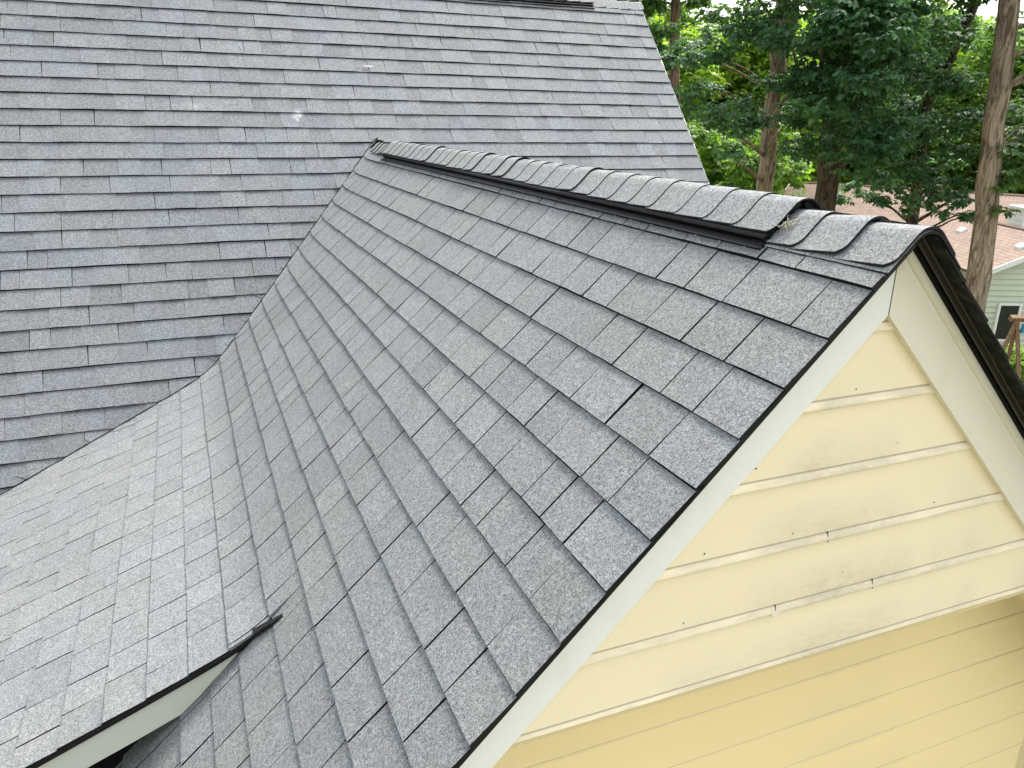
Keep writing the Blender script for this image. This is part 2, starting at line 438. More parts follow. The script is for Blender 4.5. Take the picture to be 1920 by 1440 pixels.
# underlay sheets: continuous black felt and deck
mb = MB()
rows = []
for s in np.linspace(.0, sc[NG] + .05, 90):
    yv = yvalley(s); ya_ = Y1 if s > 1.75 else YF + .012; ys = yv - (yv - ya_) * (1 - np.linspace(0, 1, 60)) ** 2.6
    rows.append([gpt(s, y, -.0032) for y in ys])
mb.sweep(rows)
mb.sweep([[flat(s, y, -.0032) for y in (YF + .012, 1.6, 2.0, Y1 + .01)] for s in np.linspace(1.70, 1.97, 28)])
slab(mb, flat, 1.96, sf[-1] - .01, YF + .012, 2.75, -.022, -.0022)
slab(mb, flat, 0.02, 1.75, YF + .012, 2.2, -.022, -.008)
slab(mb, right_pt, 0.02, 3.4, YF + .045, 6.1, -.024, -.0012)
build('roof_deck', mb, MT['asphalt'], gable_roof)
# ragged mossy shingle undersides past the deck on the right rake
mb = MB()
rows = []
for s in np.linspace(.03, 3.2, 260):
    e = YF - .010 + .004 * snoise(s, 3, 8) + random.uniform(-.0015, .0015)
    if .42 < s < .47: e += .0
    rows.append([right_pt(s, YF + .047, -.005), right_pt(s, YF + .02, -.0045 + .001 * snoise(s, 9, 20)), right_pt(s, e, -.004)])
mb.sweep(rows)
build('shingle_underside', mb, MT['moss'], gable_roof)
# drip edges
mb = MB()
mb.hexa([flat(.05, YF + .004, -.014), flat(.05, YF + .012, -.014), flat(3.3, YF + .012, -.014), flat(3.3, YF + .004, -.014),
         flat(.05, YF + .004, -.0032), flat(.05, YF + .012, -.0032), flat(3.3, YF + .012, -.0032), flat(3.3, YF + .004, -.0032)])
sA = .06
while sA < 3.2:                                    # starter strip pieces, their ends a little uneven
    L = random.uniform(.5, .95); y_ = YF - .001 + random.uniform(-.002, .003)
    mb.hexa([flat(sA, y_, -.0062), flat(sA, YF + .02, -.0062), flat(sA + L, YF + .02, -.0062), flat(sA + L, y_ + .002, -.0062),
             flat(sA, y_, -.0033), flat(sA, YF + .02, -.0033), flat(sA + L, YF + .02, -.0033), flat(sA + L, y_ + .002, -.0033)]); sA += L + .002
build('drip_edge', mb, MT['metal_black'], gable_roof)
mb = MB()                                             # ribbed brown metal under the right rake
yy = [(1.292, -.028), (1.286, -.027), (1.284, -.018), (1.276, -.018), (1.2745, -.0235), (1.2715, -.0235), (1.270, -.017), (1.261, -.017), (1.2595, -.022), (1.2565, -.022), (1.255, -.010), (1.2525, -.006)]
mb.sweep([[right_pt(s, y, h) for y, h in yy] for s in np.linspace(.03, 3.3, 12)])
build('drip_edge', mb, MT['metal_brown'], gable_roof)['label'] = 'ribbed brown metal drip edge under the far rake'

gframe = lambda a, y, b: (XR + a, y, ZR + b)
# ridge vent with fins, lip and nail heads
YV0, YV1 = 1.612, 5.75
mb = MB(); md = MB()
for sgn in (-1, 1):
    def P(s, y, h): return (XR + sgn * (s / RT2 + h / RT2), y, ZR - s / RT2 + h / RT2)
    segs = [YV0, 2.83, 4.05, YV1]
    for q in range(3):
        ya, yb = segs[q], segs[q+1] - .0015; dz = (.000, .0015, .0005)[q]
        for (sa, sb, h0, h1) in ((0, .126, .006, .0240), (.112, .130, .0225, .0245), (.02, .158, .005, .0080)):
            mb.hexa([P(sa, ya, h0+dz), P(sa, yb, h0+dz), P(sb, yb, h0+dz), P(sb, ya, h0+dz), P(sa, ya, h1+dz), P(sa, yb, h1+dz), P(sb, yb, h1+dz), P(sb, ya, h1+dz)])
        # outer baffle: thin leaning lip with a rolled edge
        sa, sb = .1575, .161
        mb.hexa([P(sa, ya, .005+dz), P(sa, yb, .005+dz), P(sb, yb, .005+dz), P(sb, ya, .005+dz), P(sa+.003, ya, .019+dz), P(sa+.003, yb, .021+dz), P(sb+.002, yb, .021+dz), P(sb+.002, ya, .019+dz)])
    y = YV0 + .003
    while y < YV1:
        mb.hexa([P(.126, y, .0086), P(.126, y + .0022, .0086), P(.1365, y + .0022, .0086), P(.1365, y, .0086),
                 P(.126, y, .0255), P(.126, y + .0022, .0255), P(.1365, y + .0022, .0255), P(.1365, y, .0255)]); y += .0065
    y = YV0 + .06
    while y < YV1:
        c = Vector(P(.1645, y, .011)); r = .0026
        md.add([(c.x - .0008 * sgn, c.y + r * math.cos(a), c.z + r * math.sin(a)) for a in np.linspace(0, 2*math.pi, 8)[:-1]] , [tuple(range(7))])
        c = Vector(P(.1795, y + .02, .0035))
        y += random.uniform(.10, .125)
# open front end: thin ribs inside the dark mouth
for k in range(5):
    s = .03 + k * .03
    for sgn in (-1, 1):
        mb.hexa([(XR + sgn*((s)/RT2+ .006/RT2), YV0 - .006, ZR - s/RT2 + .006/RT2), (XR + sgn*((s+.002)/RT2 + .006/RT2), YV0 - .006, ZR - (s+.002)/RT2 + .006/RT2),
                 (XR + sgn*((s+.002)/RT2 + .006/RT2), YV0, ZR - (s+.002)/RT2 + .006/RT2), (XR + sgn*(s/RT2 + .006/RT2), YV0, ZR - s/RT2 + .006/RT2),
                 (XR + sgn*(s/RT2 + .024/RT2), YV0 - .006, ZR - s/RT2 + .024/RT2), (XR + sgn*((s+.002)/RT2 + .024/RT2), YV0 - .006, ZR - (s+.002)/RT2 + .024/RT2),
                 (XR + sgn*((s+.002)/RT2 + .024/RT2), YV0, ZR - (s+.002)/RT2 + .024/RT2), (XR + sgn*(s/RT2 + .024/RT2), YV0, ZR - s/RT2 + .024/RT2)])
vent = build('ridge_vent', mb, MT['vent'], gable_roof)
split_build('nail_head', md, MT['dot'], gable_roof)
# caps: low ones at the front, raised ones on the vent, low ones again by the valley
ys_ = [1.218, 1.362, 1.503]; y = 1.597
for k, y0 in enumerate(ys_):
    m_ = MB(); cap_piece(m_, gframe, y0, y0 + .165, (.0155, .0190, .0150)[k], .0085, .090, random.uniform(.4, .6), thick=.0045, rad=.055, flare=.020)
    build('ridge_cap', m_, MT['cap'], gable_roof, smooth=False)
m_ = MB(); cap_piece(m_, gframe, 1.216, 1.62, -.0 + .009, .007, .097, .5, thick=.0045, rad=.055)
build('ridge_cap', m_, MT['cap'], gable_roof)
m_ = MB(); cap_piece(m_, gframe, 1.222, 1.60, .005, .003, .106, .45, thick=.003, rad=.05)
build('ridge_cap', m_, MT['cap'], gable_roof)
while y < 5.72:
    ex = random.uniform(.128, .150)
    lift = random.choice([0, 0, 0, 0, 0, .001, .004]) if y > 1.7 else .0
    m_ = MB(); cap_piece(m_, gframe, y, y + ex + .03, .0322 + lift + random.uniform(0, .001), .0295, .091 + random.uniform(-.002, .002), random.uniform(.35, .65), thick=.0032, rad=.058, flare=.018)
    build('ridge_cap', m_, MT['cap'], gable_roof); y += ex
y = 5.76
while y < 6.36:
    m_ = MB(); cap_piece(m_, gframe, y, y + .15, .015 + random.choice([0, .008]), .006, .085 - max(0, (y - 6.1) * .15), random.uniform(.35, .65), thick=.005, rad=.05, flare=.02)
    build('ridge_cap', m_, MT['cap'], gable_roof); y += .11
# black valley cut edge (shingle cut running down the valley, the tube paints its shadow line black) + small lifted corners on the main side
mb = MB(); rows = []
for s in np.linspace(.0, 4.3, 240):
    yv = yvalley(s); e = .0015 * snoise(s, 4, 14)
    p = gpt(s, yv + .001 + e, -.0015); q = gpt(s, yv + .008 + e, -.018); r_ = gpt(s, yv - .004, .0035)
    rows.append([p, q])
mb.sweep(rows)
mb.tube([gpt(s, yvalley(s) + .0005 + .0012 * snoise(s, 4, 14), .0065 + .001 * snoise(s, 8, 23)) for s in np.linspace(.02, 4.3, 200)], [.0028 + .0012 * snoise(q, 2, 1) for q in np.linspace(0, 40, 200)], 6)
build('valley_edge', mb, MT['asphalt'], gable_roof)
mb = MB()
for s in (.33, .52, .78, 1.02, 1.2, 1.44, 1.62, 1.92, 2.3, 2.75, 3.1, 3.4):
    x, z = prof(s, True); yv = yvalley(s); L = math.hypot(1, ML)
    t = (ZM - (ML * yv + MA)) * L / ML
    ln = random.uniform(.04, .10); th = random.uniform(.35, .8)
    a = main_pt(t + .005, x - .002, .009); b = main_pt(t - ln * math.sin(th) , x - ln * math.cos(th) * 1.1, .0095)
    c = main_pt(t - ln * math.sin(th) + .003, x - ln * math.cos(th) * 1.1, .0085); d = main_pt(t + .010, x, .003)
    mb.add([a, b, c, d], [(0, 1, 2, 3)], [(.5, 0, .5, 0)] * 4)
split_build('cut_corner', mb, MT['asphalt'], gable_roof)

# ------------------------------------------------------------------ porch roof (shallow slope on the left)
mb = MB()
for i in range(NG + 1, 30):
    s1 = sc[i]; s0 = sc[i-1]; sd = random.uniform(0, 60)
    for (a, b) in cuts(Y1, 5.4, .115, .27, lambda: random.choice([.0042, .0050, .0050, .0036])):
        if a > yvalley(s0) + .01: continue
        low = 1.0 if random.random() < .3 else 0.0; tone = min(1, max(0, random.gauss(.58 - .15 * low, .18)))
        tab(mb, gpt, s0 - .002, s1, a, b, .0004, .0042 + random.uniform(0, .002), tone, low * .15, 4 if i < 18 else 1, 6 if b > yvalley(s1) - .4 else 3, wob=lipw(sd), clipf=yvalley, sk=random.uniform(-.003, .003))
porch = build('porch_roof', mb, MT['shingle'], house)
porch['label'] = 'shallow pitched grey shingle roof on the left'
mb = MB(); rows = []
for s in np.linspace(sc[NG] - .02, sc[-1] - .01, 60):
    yv = yvalley(s); rows.append([gpt(s, y_, -.0032) for y_ in yv - (yv - Y1 - .01) * (1 - np.linspace(0, 1, 60)) ** 2.6])
mb.sweep(rows)
build('roof_deck', mb, MT['asphalt'], porch)
mb = MB()
def bentbox(mb, s_list, y0, y1, h0, h1, j=0):
    rows = []
    for s in s_list:
        e = random.uniform(-j, j) - .055 * max(0, (2.0 - s) / .14)
        rows.append([gpt(s, y0 + e, h0, True, False), gpt(s, y1 + min(0, e), h0, True, False), gpt(s, y1 + min(0, e), h1, True, False), gpt(s, y0 + e, h1, True, False)])
    mb.sweep(rows, None, True); mb.add(rows[0], [(0, 1, 2, 3)]); mb.add(rows[-1], [(3, 2, 1, 0)])
bentbox(mb, np.linspace(1.875, 4.5, 60), Y1 + .004, Y1 + .016, -.024, -.0090)
for a, b in ((1.88, 2.35), (2.352, 3.1), (3.102, 4.0), (4.002, 4.5)):
    bentbox(mb, np.linspace(a, b, 12), Y1 - .0045, Y1 + .03, -.0075, -.0036, .0008)
# crumpled black felt tip where the porch rake dies into the steep slope
for k in range(9):
    s = 1.868 + k * .012; dy = random.uniform(-.003, .003)
    bentbox(mb, [s, s + random.uniform(.02, .04)], Y1 - .004 - .0006 * k + dy, Y1 + .010 + .0012 * k + dy, -.004, .0025 + .0006 * k + random.uniform(0, .0015))
build('drip_edge', mb, MT['metal_black'], porch)
mb = MB()
yb = Y1 + .016
xs = np.linspace(.0, -2.5, 40); rows = []
for x in xs:
    zt = smax(x - CS, Q * x + LC, KP) - .018; zb = max(zt - .118 + .002 * snoise(x, 1, 6), x - CS + .006)
    if zt < zb: zt = zb + .001
    rows.append([(x, yb, zb), (x, yb + .018, zb), (x, yb + .018, zt), (x, yb, zt)])
mb.sweep(rows, None, True); mb.add(rows[-1], [(0, 1, 2, 3)])
build('fascia_board', mb, MT['fascia'], porch)['label'] = 'pale fascia board under the shallow roof'
mb = MB()
mb.hexa([(-.22, yb + .02, -.22*Q + LC - .14), (-2.5, yb + .02, -2.5*Q + LC - .14), (-2.5, 2.75, -2.5*Q + LC - .14), (-.22, 2.75, -.22*Q + LC - .14),
         (-.22, yb + .02, -.22*Q + LC - .12), (-2.5, yb + .02, -2.5*Q + LC - .12), (-2.5, 2.75, -2.5*Q + LC - .12), (-.22, 2.75, -.22*Q + LC - .12)])
build('soffit', mb, MT['soffit'], porch)

# ------------------------------------------------------------------ gable wall
YS = 1.312
def side_profile(mb, y0, zb, zt, xl, xr, out_b, bead=.022, nx=28, dark=True):
    """one lapped siding board: from the top zt down to zb with a dirty rounded bead along the bottom"""
    pr = [(zt, .000, 0, 0, 0), (zb + bead + .003, .0045, .85, 0, 0), (zb + bead + .0012, .0030, 1, 0, 1), (zb + bead - .0012, .0045, 1, 0, 1), (zb + bead - .003, .0065, 1, 1, 0),
          (zb + bead * .35, out_b * .92, 1, 1, 0), (zb + .003, out_b, 1, 1, 0), (zb, out_b - .002, 1, .6, 0), (zb + .001, .0, 1, 0, 0)]
    rows = []; cols = []
    for z, o, r_, g, b in pr:
        a, c = xl(z), xr(z); row = []
        for i in range(nx + 1):
            x = a + (c - a) * i / nx; jit = .0007 * snoise(x, zb * 7, 5) if g else 0
            row.append((x, y0 - o, z + jit)); cols.append((r_, g, b, 1))
        rows.append(row)
    m = nx + 1; vs = [p for r_ in rows for p in r_]
    mb.add(vs, [(i*m+j, (i+1)*m+j, (i+1)*m+j+1, i*m+j+1) for i in range(len(rows)-1) for j in range(nx)], cols)
XLg = lambda z: z + 1.898 - .03; XRg = lambda z: 1.05 - z + .03
mb = MB()
zb = [-.465, -.643, -.824, -1.008, -1.190, -1.357]; top = -.40
for i, z in enumerate(zb):
    zt = zb[i-1] + .004 if i else top
    side_profile(mb, YS, z, zt, lambda q: min(XLg(q), XR), lambda q: max(XRg(q), XR), .0125 if i < 5 else .010, bead=.022 if i < 5 else .014)
gw = build('gable_wall', mb, MT['siding'], house, smooth=False)
gw['label'] = 'triangular gable wall of pale yellow lapped siding'
# overlap seams, broken tab of siding, nail heads and holes
mb = MB(); mh = MB()
for x, i in ((1.412, 3), (1.60, 4), (1.275, 4)):
    z = zb[i]; mb.hexa([(x, YS - .0135, z - .001), (x + .0012, YS - .0135, z - .001), (x + .0012, YS - .004, z - .001), (x, YS - .004, z - .001),
                        (x + .001, YS - .0070, z + .024), (x + .0022, YS - .0070, z + .024), (x + .0022, YS - .002, z + .024), (x + .001, YS - .002, z + .024)])
for i, lst in ((2, (1.16, 1.60)), (3, (1.04, 1.30, 1.78)), (4, (1.00, 1.49)), (1, (1.43,))):
    for x in lst:
        z = zb[i] + random.uniform(.035, .085); r = random.uniform(.0013, .0022)
        mh.add([(x + r*math.cos(a), YS - .0052, z + r*1.25*math.sin(a)) for a in np.linspace(0, 2*math.pi, 9)[:-1]], [tuple(range(8))])
split_build('nail_hole', mh, MT['asphalt'], gw)
split_build('lap_seam', mb, MT['asphalt'], gw)
mb = MB()
z = zb[4]
mb.hexa([(1.262, YS - .0160, z - .003), (1.283, YS - .0155, z - .002), (1.283, YS - .010, z - .002), (1.262, YS - .010, z - .002),
         (1.263, YS - .0142, z + .008), (1.281, YS - .0142, z + .006), (1.281, YS - .007, z + .006), (1.263, YS - .007, z + .008)])
build('siding_clip', mb, MT['board_cream'], gw)['label'] = 'small broken white chip on a lap'
YB = 1.2915
def board(mb, a, b, y0, y1):    # quads in xz
    mb.hexa([(a[0][0], y0, a[0][1]), (b[0][0], y0, b[0][1]), (b[0][0], y1, b[0][1]), (a[0][0], y1, a[0][1]),
             (a[1][0], y0, a[1][1]), (b[1][0], y0, b[1][1]), (b[1][0], y1, b[1][1]), (a[1][0], y1, a[1][1])])
zlo = -3.2
mb = MB(); g = .001
ap_in = (XR - g, -.424); ap_out = (XR - g, ZR - .030)
mb.sweep([[(ap_in[0], YB, ap_in[1]), (ap_out[0], YB, ap_out[1]), (ap_out[0], YB+.02, ap_out[1]), (ap_in[0], YB+.02, ap_in[1])],
          [(zlo + 1.898, YB, zlo), (zlo + CS + .030, YB, zlo), (zlo + CS + .030, YB+.02, zlo), (zlo + 1.898, YB+.02, zlo)]], None, True)
build('rake_board', mb, MT['board'], gw)['label'] = 'white rake board under the near slope'
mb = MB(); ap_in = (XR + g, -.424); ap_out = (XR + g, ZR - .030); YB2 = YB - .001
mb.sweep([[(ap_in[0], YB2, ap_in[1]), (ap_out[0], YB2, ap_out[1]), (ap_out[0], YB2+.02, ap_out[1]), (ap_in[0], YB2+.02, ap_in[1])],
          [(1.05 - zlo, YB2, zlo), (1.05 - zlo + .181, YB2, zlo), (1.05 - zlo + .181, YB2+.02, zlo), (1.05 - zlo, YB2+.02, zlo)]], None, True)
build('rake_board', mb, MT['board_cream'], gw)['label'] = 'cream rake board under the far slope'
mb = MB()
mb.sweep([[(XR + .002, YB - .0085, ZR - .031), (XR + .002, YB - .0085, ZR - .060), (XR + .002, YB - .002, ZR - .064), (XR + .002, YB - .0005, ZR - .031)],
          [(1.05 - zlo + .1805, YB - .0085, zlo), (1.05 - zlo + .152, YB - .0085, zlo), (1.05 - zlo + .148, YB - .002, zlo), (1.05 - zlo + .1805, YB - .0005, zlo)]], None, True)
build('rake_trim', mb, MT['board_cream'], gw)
mb = MB()
mb.hexa([(.40, YS - .004, -1.372), (2.5, YS - .004, -1.372), (2.5, 1.62, -1.372), (.40, 1.62, -1.372), (.40, YS - .004, -1.3575), (2.5, YS - .004, -1.3575), (2.5, 1.62, -1.3575), (.40, 1.62, -1.3575)])
build('soffit', mb, MT['siding_low'], gw)
# lower wall, set back
mb = MB(); YW = 1.6
zl = [-1.600, -1.773, -1.955, -2.132, -2.304] + [-2.304 - .178 * k for k in range(1, 25)]
def lw(mb, z, zt):
    nx = 20; pr = [(zt, 0, 0, 0, 0), (z + .014, .0035, .8, 0, 0), (z + .0125, .0030, 1, 0, .8), (z + .010, .0052, 1, .3, .3), (z + .002, .0066, 1, .3, 0), (z, .0045, 1, 0, 0), (z + .0005, 0, 1, 0, 0)]
    rows = []; cols = []
    for q, o, a, b, c in pr:
        xl_ = max(-.45, q + CS + .04); xr_ = min(3.02, XR + (ZR - q) - .04); rows.append([(xl_ + (xr_ - xl_) * i / nx, YW - o, q) for i in range(nx + 1)]); cols += [(a, b, c, 1)] * (nx + 1)
    m = nx + 1; mb.add([p for r_ in rows for p in r_], [(i*m+j, (i+1)*m+j, (i+1)*m+j+1, i*m+j+1) for i in range(len(rows)-1) for j in range(nx)], cols)
for i, z in enumerate(zl): lw(mb, z, (zl[i-1] + .001) if i else -1.372)
lowwall = build('lower_wall', mb, MT['siding_low'], house)
lowwall['label'] = 'recessed yellow wall below the gable'
mb = MB(); o = .02
mb.sweep([[(2.30, YW - .022, -1.374), (2.30 + .19, YW - .022, -1.374), (2.49, YW, -1.374), (2.30, YW, -1.374)], [(2.30 + 1.0, YW - .022, -2.374), (2.49 + 1.0, YW - .022, -2.374), (3.49, YW, -2.374), (3.30, YW, -2.374)]], None, True)
for p in range(len(mb.v)): mb.v[p] = (mb.v[p][0] + .15, mb.v[p][1], mb.v[p][2])
build('rake_board', mb, MT['board'], lowwall)
# remaining walls of the house, plus added dark panels under the porch
mb = MB()
mb.box(-2.2, .0, 2.75, 2.85, -H, -2.02); mb.box(-2.2, -2.1, 2.85, 4.4, -H, -2.62); mb.box(3.02, 3.10, 1.61, 6.0, -H, -1.95)
mb.add([(4.25, 1.8+.2, -H), (4.25, 13.1, -H), (4.25, 13.1, -5.0 + 0), (4.25, YM, ZM - .05), (4.25, 3.3, -3.85), (4.25, 2.0, -5.0)], [(0, 1, 2, 3, 4, 5)])
mb.box(-5.1, 4.25, 13.0, 13.1, -H, -5.25)
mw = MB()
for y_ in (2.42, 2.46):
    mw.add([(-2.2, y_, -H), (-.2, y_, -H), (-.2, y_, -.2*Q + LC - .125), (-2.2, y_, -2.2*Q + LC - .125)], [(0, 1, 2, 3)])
build('side_wall', mb, MT['siding_low'], house)
build('black_shade_panel', mw, MT['asphalt'], house)  # added panels, coloured black to stand in for deep shade under the porch

# ------------------------------------------------------------------ fibre tuft caught at the vent mouth
mb = MB(); c0 = np.array([1.402, 1.578, -.252])
for k in range(26):
    p = Vector(c0 + rng.normal(0, .0065, 3)); d = Vector(rng.normal(0, 1, 3)).normalized(); pts = [p]
    for j in range(6):
        d = (d + Vector(rng.normal(0, .55, 3))).normalized(); p = p + d * .0045; pts.append(p)
    pts = [Vector((q.x, q.y, max(q.z, q.x - CS + .022))) for q in pts]
    mb.tube(pts, random.uniform(.0003, .0009), 4)
tag(build('fibre_tuft', mb, plain('fibre_pale', (.42, .42, .30), .8), None, origin=tuple(c0)), 'pale tuft of fibres caught at the open end of the ridge vent', 'debris')
# caulk scrap on the near caps, scuffs on the main roof
def scuff(cx, t, L, W, h=.0125):
    mb = MB(); N = 26
    top = [main_pt(t + W * math.sin(a) * random.uniform(.5, 1.1), cx + L * math.cos(a) * random.uniform(.55, 1.15), h) for a in np.linspace(0, 2*math.pi, N + 1)[:-1]]
    mb.add(top, [tuple(range(N))]); return mb
def on_main(px, py):
    d = ray(px, py); k = MA / (d[2] - ML * d[1]); p = d * k; return p[0], (ZM - p[2]) * math.hypot(1, ML) / ML
MT['chalk'] = plain('chalk_white', (.62, .63, .64), .9, .2, 60, .3)
cx, ct = on_main(690, 127)
m_ = MB(); m_.tube([main_pt(ct - .01, cx - .045, .014), main_pt(ct + .004, cx - .02, .020), main_pt(ct, cx + .01, .013), main_pt(ct - .008, cx + .04, .018)], [.002, .005, .005, .002], 6)
tag(build('caulk_scrap', m_, MT['chalk'], None, origin=tuple(main_pt(ct, cx, 0))), 'thin white scrap of caulk lying on the upper main roof', 'debris')
cx, ct = on_main(1560, 0)

# ------------------------------------------------------------------ ground
def ground():
    t = NT('lawn_and_litter'); n = t.noise(.35, 4, .6); a = t.mapr(n, .42, .56, 0, 1)
    g = t.mix(t.noise(9, 3, .7), (.05, .075, .025), (.10, .15, .045)); l = t.mix(t.noise(14, 4, .75), (.10, .065, .04), (.34, .26, .18))
    t.bump(t.noise(20, 3, .7), .8, .05); return t.done(t.mix(a, l, g), .9, .1)
mb = MB(); N = 40
xs = np.linspace(-300, 300, N)
rows = [[(x, y, -H) for x in xs] for y in xs]; mb.sweep(rows)
g_ = build('ground', mb, ground()); g_['kind'] = 'structure'

# ------------------------------------------------------------------ neighbour's house
def brown_roof():
    t = NT('brown_shingle'); w_ = t.n('ShaderNodeTexBrick'); a_ = t.n('ShaderNodeAttribute', attribute_name='tab'); t.l(a_.outputs['Color'], w_.inputs['Vector'])
    w_.inputs['Scale'].default_value = 1; w_.inputs['Brick Width'].default_value = .30; w_.inputs['Row Height'].default_value = .15
    w_.inputs['Mortar Size'].default_value = .012; w_.inputs['Mortar Smooth'].default_value = .3; w_.inputs['Bias'].default_value = -.1
    w_.inputs['Color1'].default_value = (.285, .215, .172, 1); w_.inputs['Color2'].default_value = (.235, .172, .138, 1); w_.inputs['Mortar'].default_value = (.17, .11, .09, 1)
    s = t.mapr(t.noise(3, 4, .65), .3, .7, .88, 1.12); f = t.mapr(t.noise(60, 2, .6), .3, .7, .85, 1.15); k = t.math('MULTIPLY', s, f)
    cc = t.n('ShaderNodeCombineColor'); [t.l(k, cc.inputs[i]) for i in range(3)]
    return t.done(t.mix(1.0, w_.outputs[0], cc.outputs[0], 'MULTIPLY'), .9, .2)
MT['brown'] = brown_roof()
MT['green_side'] = plain('pale_green_siding', (.50, .55, .43), .6, .35, 2, .05)
MT['white_trim'] = plain('white_trim', (.72, .74, .70), .5)
MT['glass'] = NT('dark_glass').done((.012, .013, .015), .15, .6)
A_ = math.radians(-22); wv = np.array([math.cos(A_), math.sin(A_), 0]); gv = np.array([-math.sin(A_), math.cos(A_), 0])
E0 = at(1829, 510, 27.0); E0 = np.array([E0[0], E0[1], E0[2]])
def nb(u, v, z): p = E0 + wv * u + gv * v; return (p[0], p[1], z)
ZE = E0[2]; PW = .44; HW = 2.35; ZP = ZE + PW * HW
nh = thing('neighbour_house', 'pale green sided house with a faded brown shingle roof beyond the trees', 'house', (*nb(2.3, 4, 0)[:2], -H))
mb = MB(); zz = -H
# lapped siding on the gable wall
z = -H; lapsN = []
while z < ZP:
    z2 = min(z + .17, ZP)
    def span(zq): return (0.25, 2 * HW - .25) if zq <= ZE - .05 else (0.25 + max(0, (zq - ZE + .05)) / PW, 2 * HW - .25 - max(0, (zq - ZE + .05)) / PW)
    a0, b0 = span(z); a1, b1 = span(z2)
    if b0 > a0:
        if b1 < a1: a1 = b1 = (a1 + b1) / 2
        mb.add([nb(a0, -.05, z), nb(b0, -.05, z), nb(b1, -.002, z2), nb(a1, -.002, z2), nb(a0, 0, z), nb(b0, 0, z)], [(0, 1, 2, 3), (4, 5, 1, 0)])
    z += .17
mb.add([nb(.25, 0, -H), nb(.25, 12, -H), nb(.25, 12, ZE), nb(.25, 0, ZE)], [(0, 1, 2, 3)]); mb.add([nb(2*HW-.25, 0, -H), nb(2*HW-.25, 12, -H), nb(2*HW-.25, 12, ZE), nb(2*HW-.25, 0, ZE)], [(0, 1, 2, 3)])
nwall = build('wall', mb, MT['green_side'], nh)
def roofslab(mb, c, thick=.08, rep=True):
    """c: 4 corners: eave a, eave b, ridge b, ridge a ; stores metric uv in 'tab'"""
    L = np.linalg.norm(np.array(c[1]) - np.array(c[0])); Wd = np.linalg.norm(np.array(c[3]) - np.array(c[0]))
    col = [(0, 0, 0, 1), (L, 0, 0, 1), (L, Wd, 0, 1), (0, Wd, 0, 1)]
    lo = [(p[0], p[1], p[2] - thick) for p in c]
    mb.add(list(c) + lo, [(0, 1, 2, 3), (7, 6, 5, 4), (0, 4, 5, 1), (1, 5, 6, 2), (2, 6, 7, 3), (3, 7, 4, 0)], col + col)
mb = MB(); ov = .28
roofslab(mb, [nb(-.05, -ov, ZE), nb(-.05, 12, ZE), nb(HW, 12, ZP), nb(HW, -ov, ZP)])
roofslab(mb, [nb(2*HW+.05, -ov, ZE), nb(2*HW+.05, 12, ZE), nb(HW, 12, ZP), nb(HW, -ov, ZP)])
nroof = build('roof', mb, MT['brown'], nh)
mb = MB()
for u0, u1 in ((-.05, HW), (2*HW+.05, HW)):
    p = [nb(u0, -ov - .03, ZE - .16), nb(u1, -ov - .03, ZP - .16), nb(u1, -ov, ZP - .16), nb(u0, -ov, ZE - .16), nb(u0, -ov - .03, ZE + .005), nb(u1, -ov - .03, ZP + .005), nb(u1, -ov, ZP + .005), nb(u0, -ov, ZE + .005)]
    mb.hexa(p)
build('rake_board', mb, MT['white_trim'], nroof)
mb = MB()
for dx in (HW,):
    mb.tube([nb(dx, -ov, ZP + .01), nb(dx, 12, ZP + .01)], .05, 6)
build('ridge_cap', mb, plain('ridge_brown', (.22, .15, .12), .9), nroof)
def slope_at(px, py):   # point on the near slope of the wing roof under a pixel
    d = ray(px, py); n = np.array([*( -wv[:2] * PW), 1.0]); p0 = np.array(nb(0, 0, ZE)); return d * (np.dot(n, p0) / np.dot(n, d))
for px, py in ((1803, 434), (1914, 464)):
    c = slope_at(px, py) if px < 1700 else slope_at(px, py)
    mb = MB(); sx, sy = .13, .16
    def q(u, v, h): p = c + wv * u + gv * v; return (p[0], p[1], p[2] + PW * u + h)
    mb.hexa([q(-sx, -sy, .0), q(sx, -sy, 0), q(sx, sy, 0), q(-sx, sy, 0), q(-sx*.9, -sy*.9, .08), q(sx*.6, -sy*.9, .10), q(sx*.6, sy*.9, .10), q(-sx*.9, sy*.9, .08)])
    build('roof_vent', mb, MT['white_trim'], nroof)
# far wing with its ridge across the view
F0 = at(1497, 342, 38.5); F1 = at(1850, 343, 37.0); ZF = F0[2]
fw = np.array([F1[0] - F0[0], F1[1] - F0[1], 0]); fw /= np.linalg.norm(fw); fn_ = np.array([fw[1], -fw[0], 0])
if np.dot(fn_, F0) > 0: fn_ = -fn_
def fb(u, v, z): p = np.array([F0[0], F0[1], 0]) + fw * u + fn_ * v; return (p[0], p[1], z)
ZFE = ZF - 1.75
mb = MB(); roofslab(mb, [fb(-.3, 4.2, ZFE), fb(13, 4.2, ZFE), fb(13, 0, ZF), fb(-.3, 0, ZF)]); roofslab(mb, [fb(-.3, -4.2, ZFE), fb(13, -4.2, ZFE), fb(13, 0, ZF), fb(-.3, 0, ZF)])
froof = build('roof', mb, MT['brown'], nh)
froof['label'] = 'brown rear roof with its ridge across the view'
mb = MB(); mb.tube([fb(-.3, 0, ZF + .01), fb(13, 0, ZF + .01)], .05, 6); build('ridge_cap', mb, plain('ridge_brown2', (.25, .17, .13), .9), froof)
mb = MB(); mb.add([fb(0, 3.9, -H), fb(0, -3.9, -H), fb(0, -3.9, ZFE), fb(0, 0, ZF - .1), fb(0, 3.9, ZFE)], [(0, 1, 2, 3, 4)])
mb.add([fb(0, 3.9, -H), fb(13, 3.9, -H), fb(13, 3.9, ZFE), fb(0, 3.9, ZFE)], [(0, 1, 2, 3)]); build('wall', mb, MT['green_side'], nh)
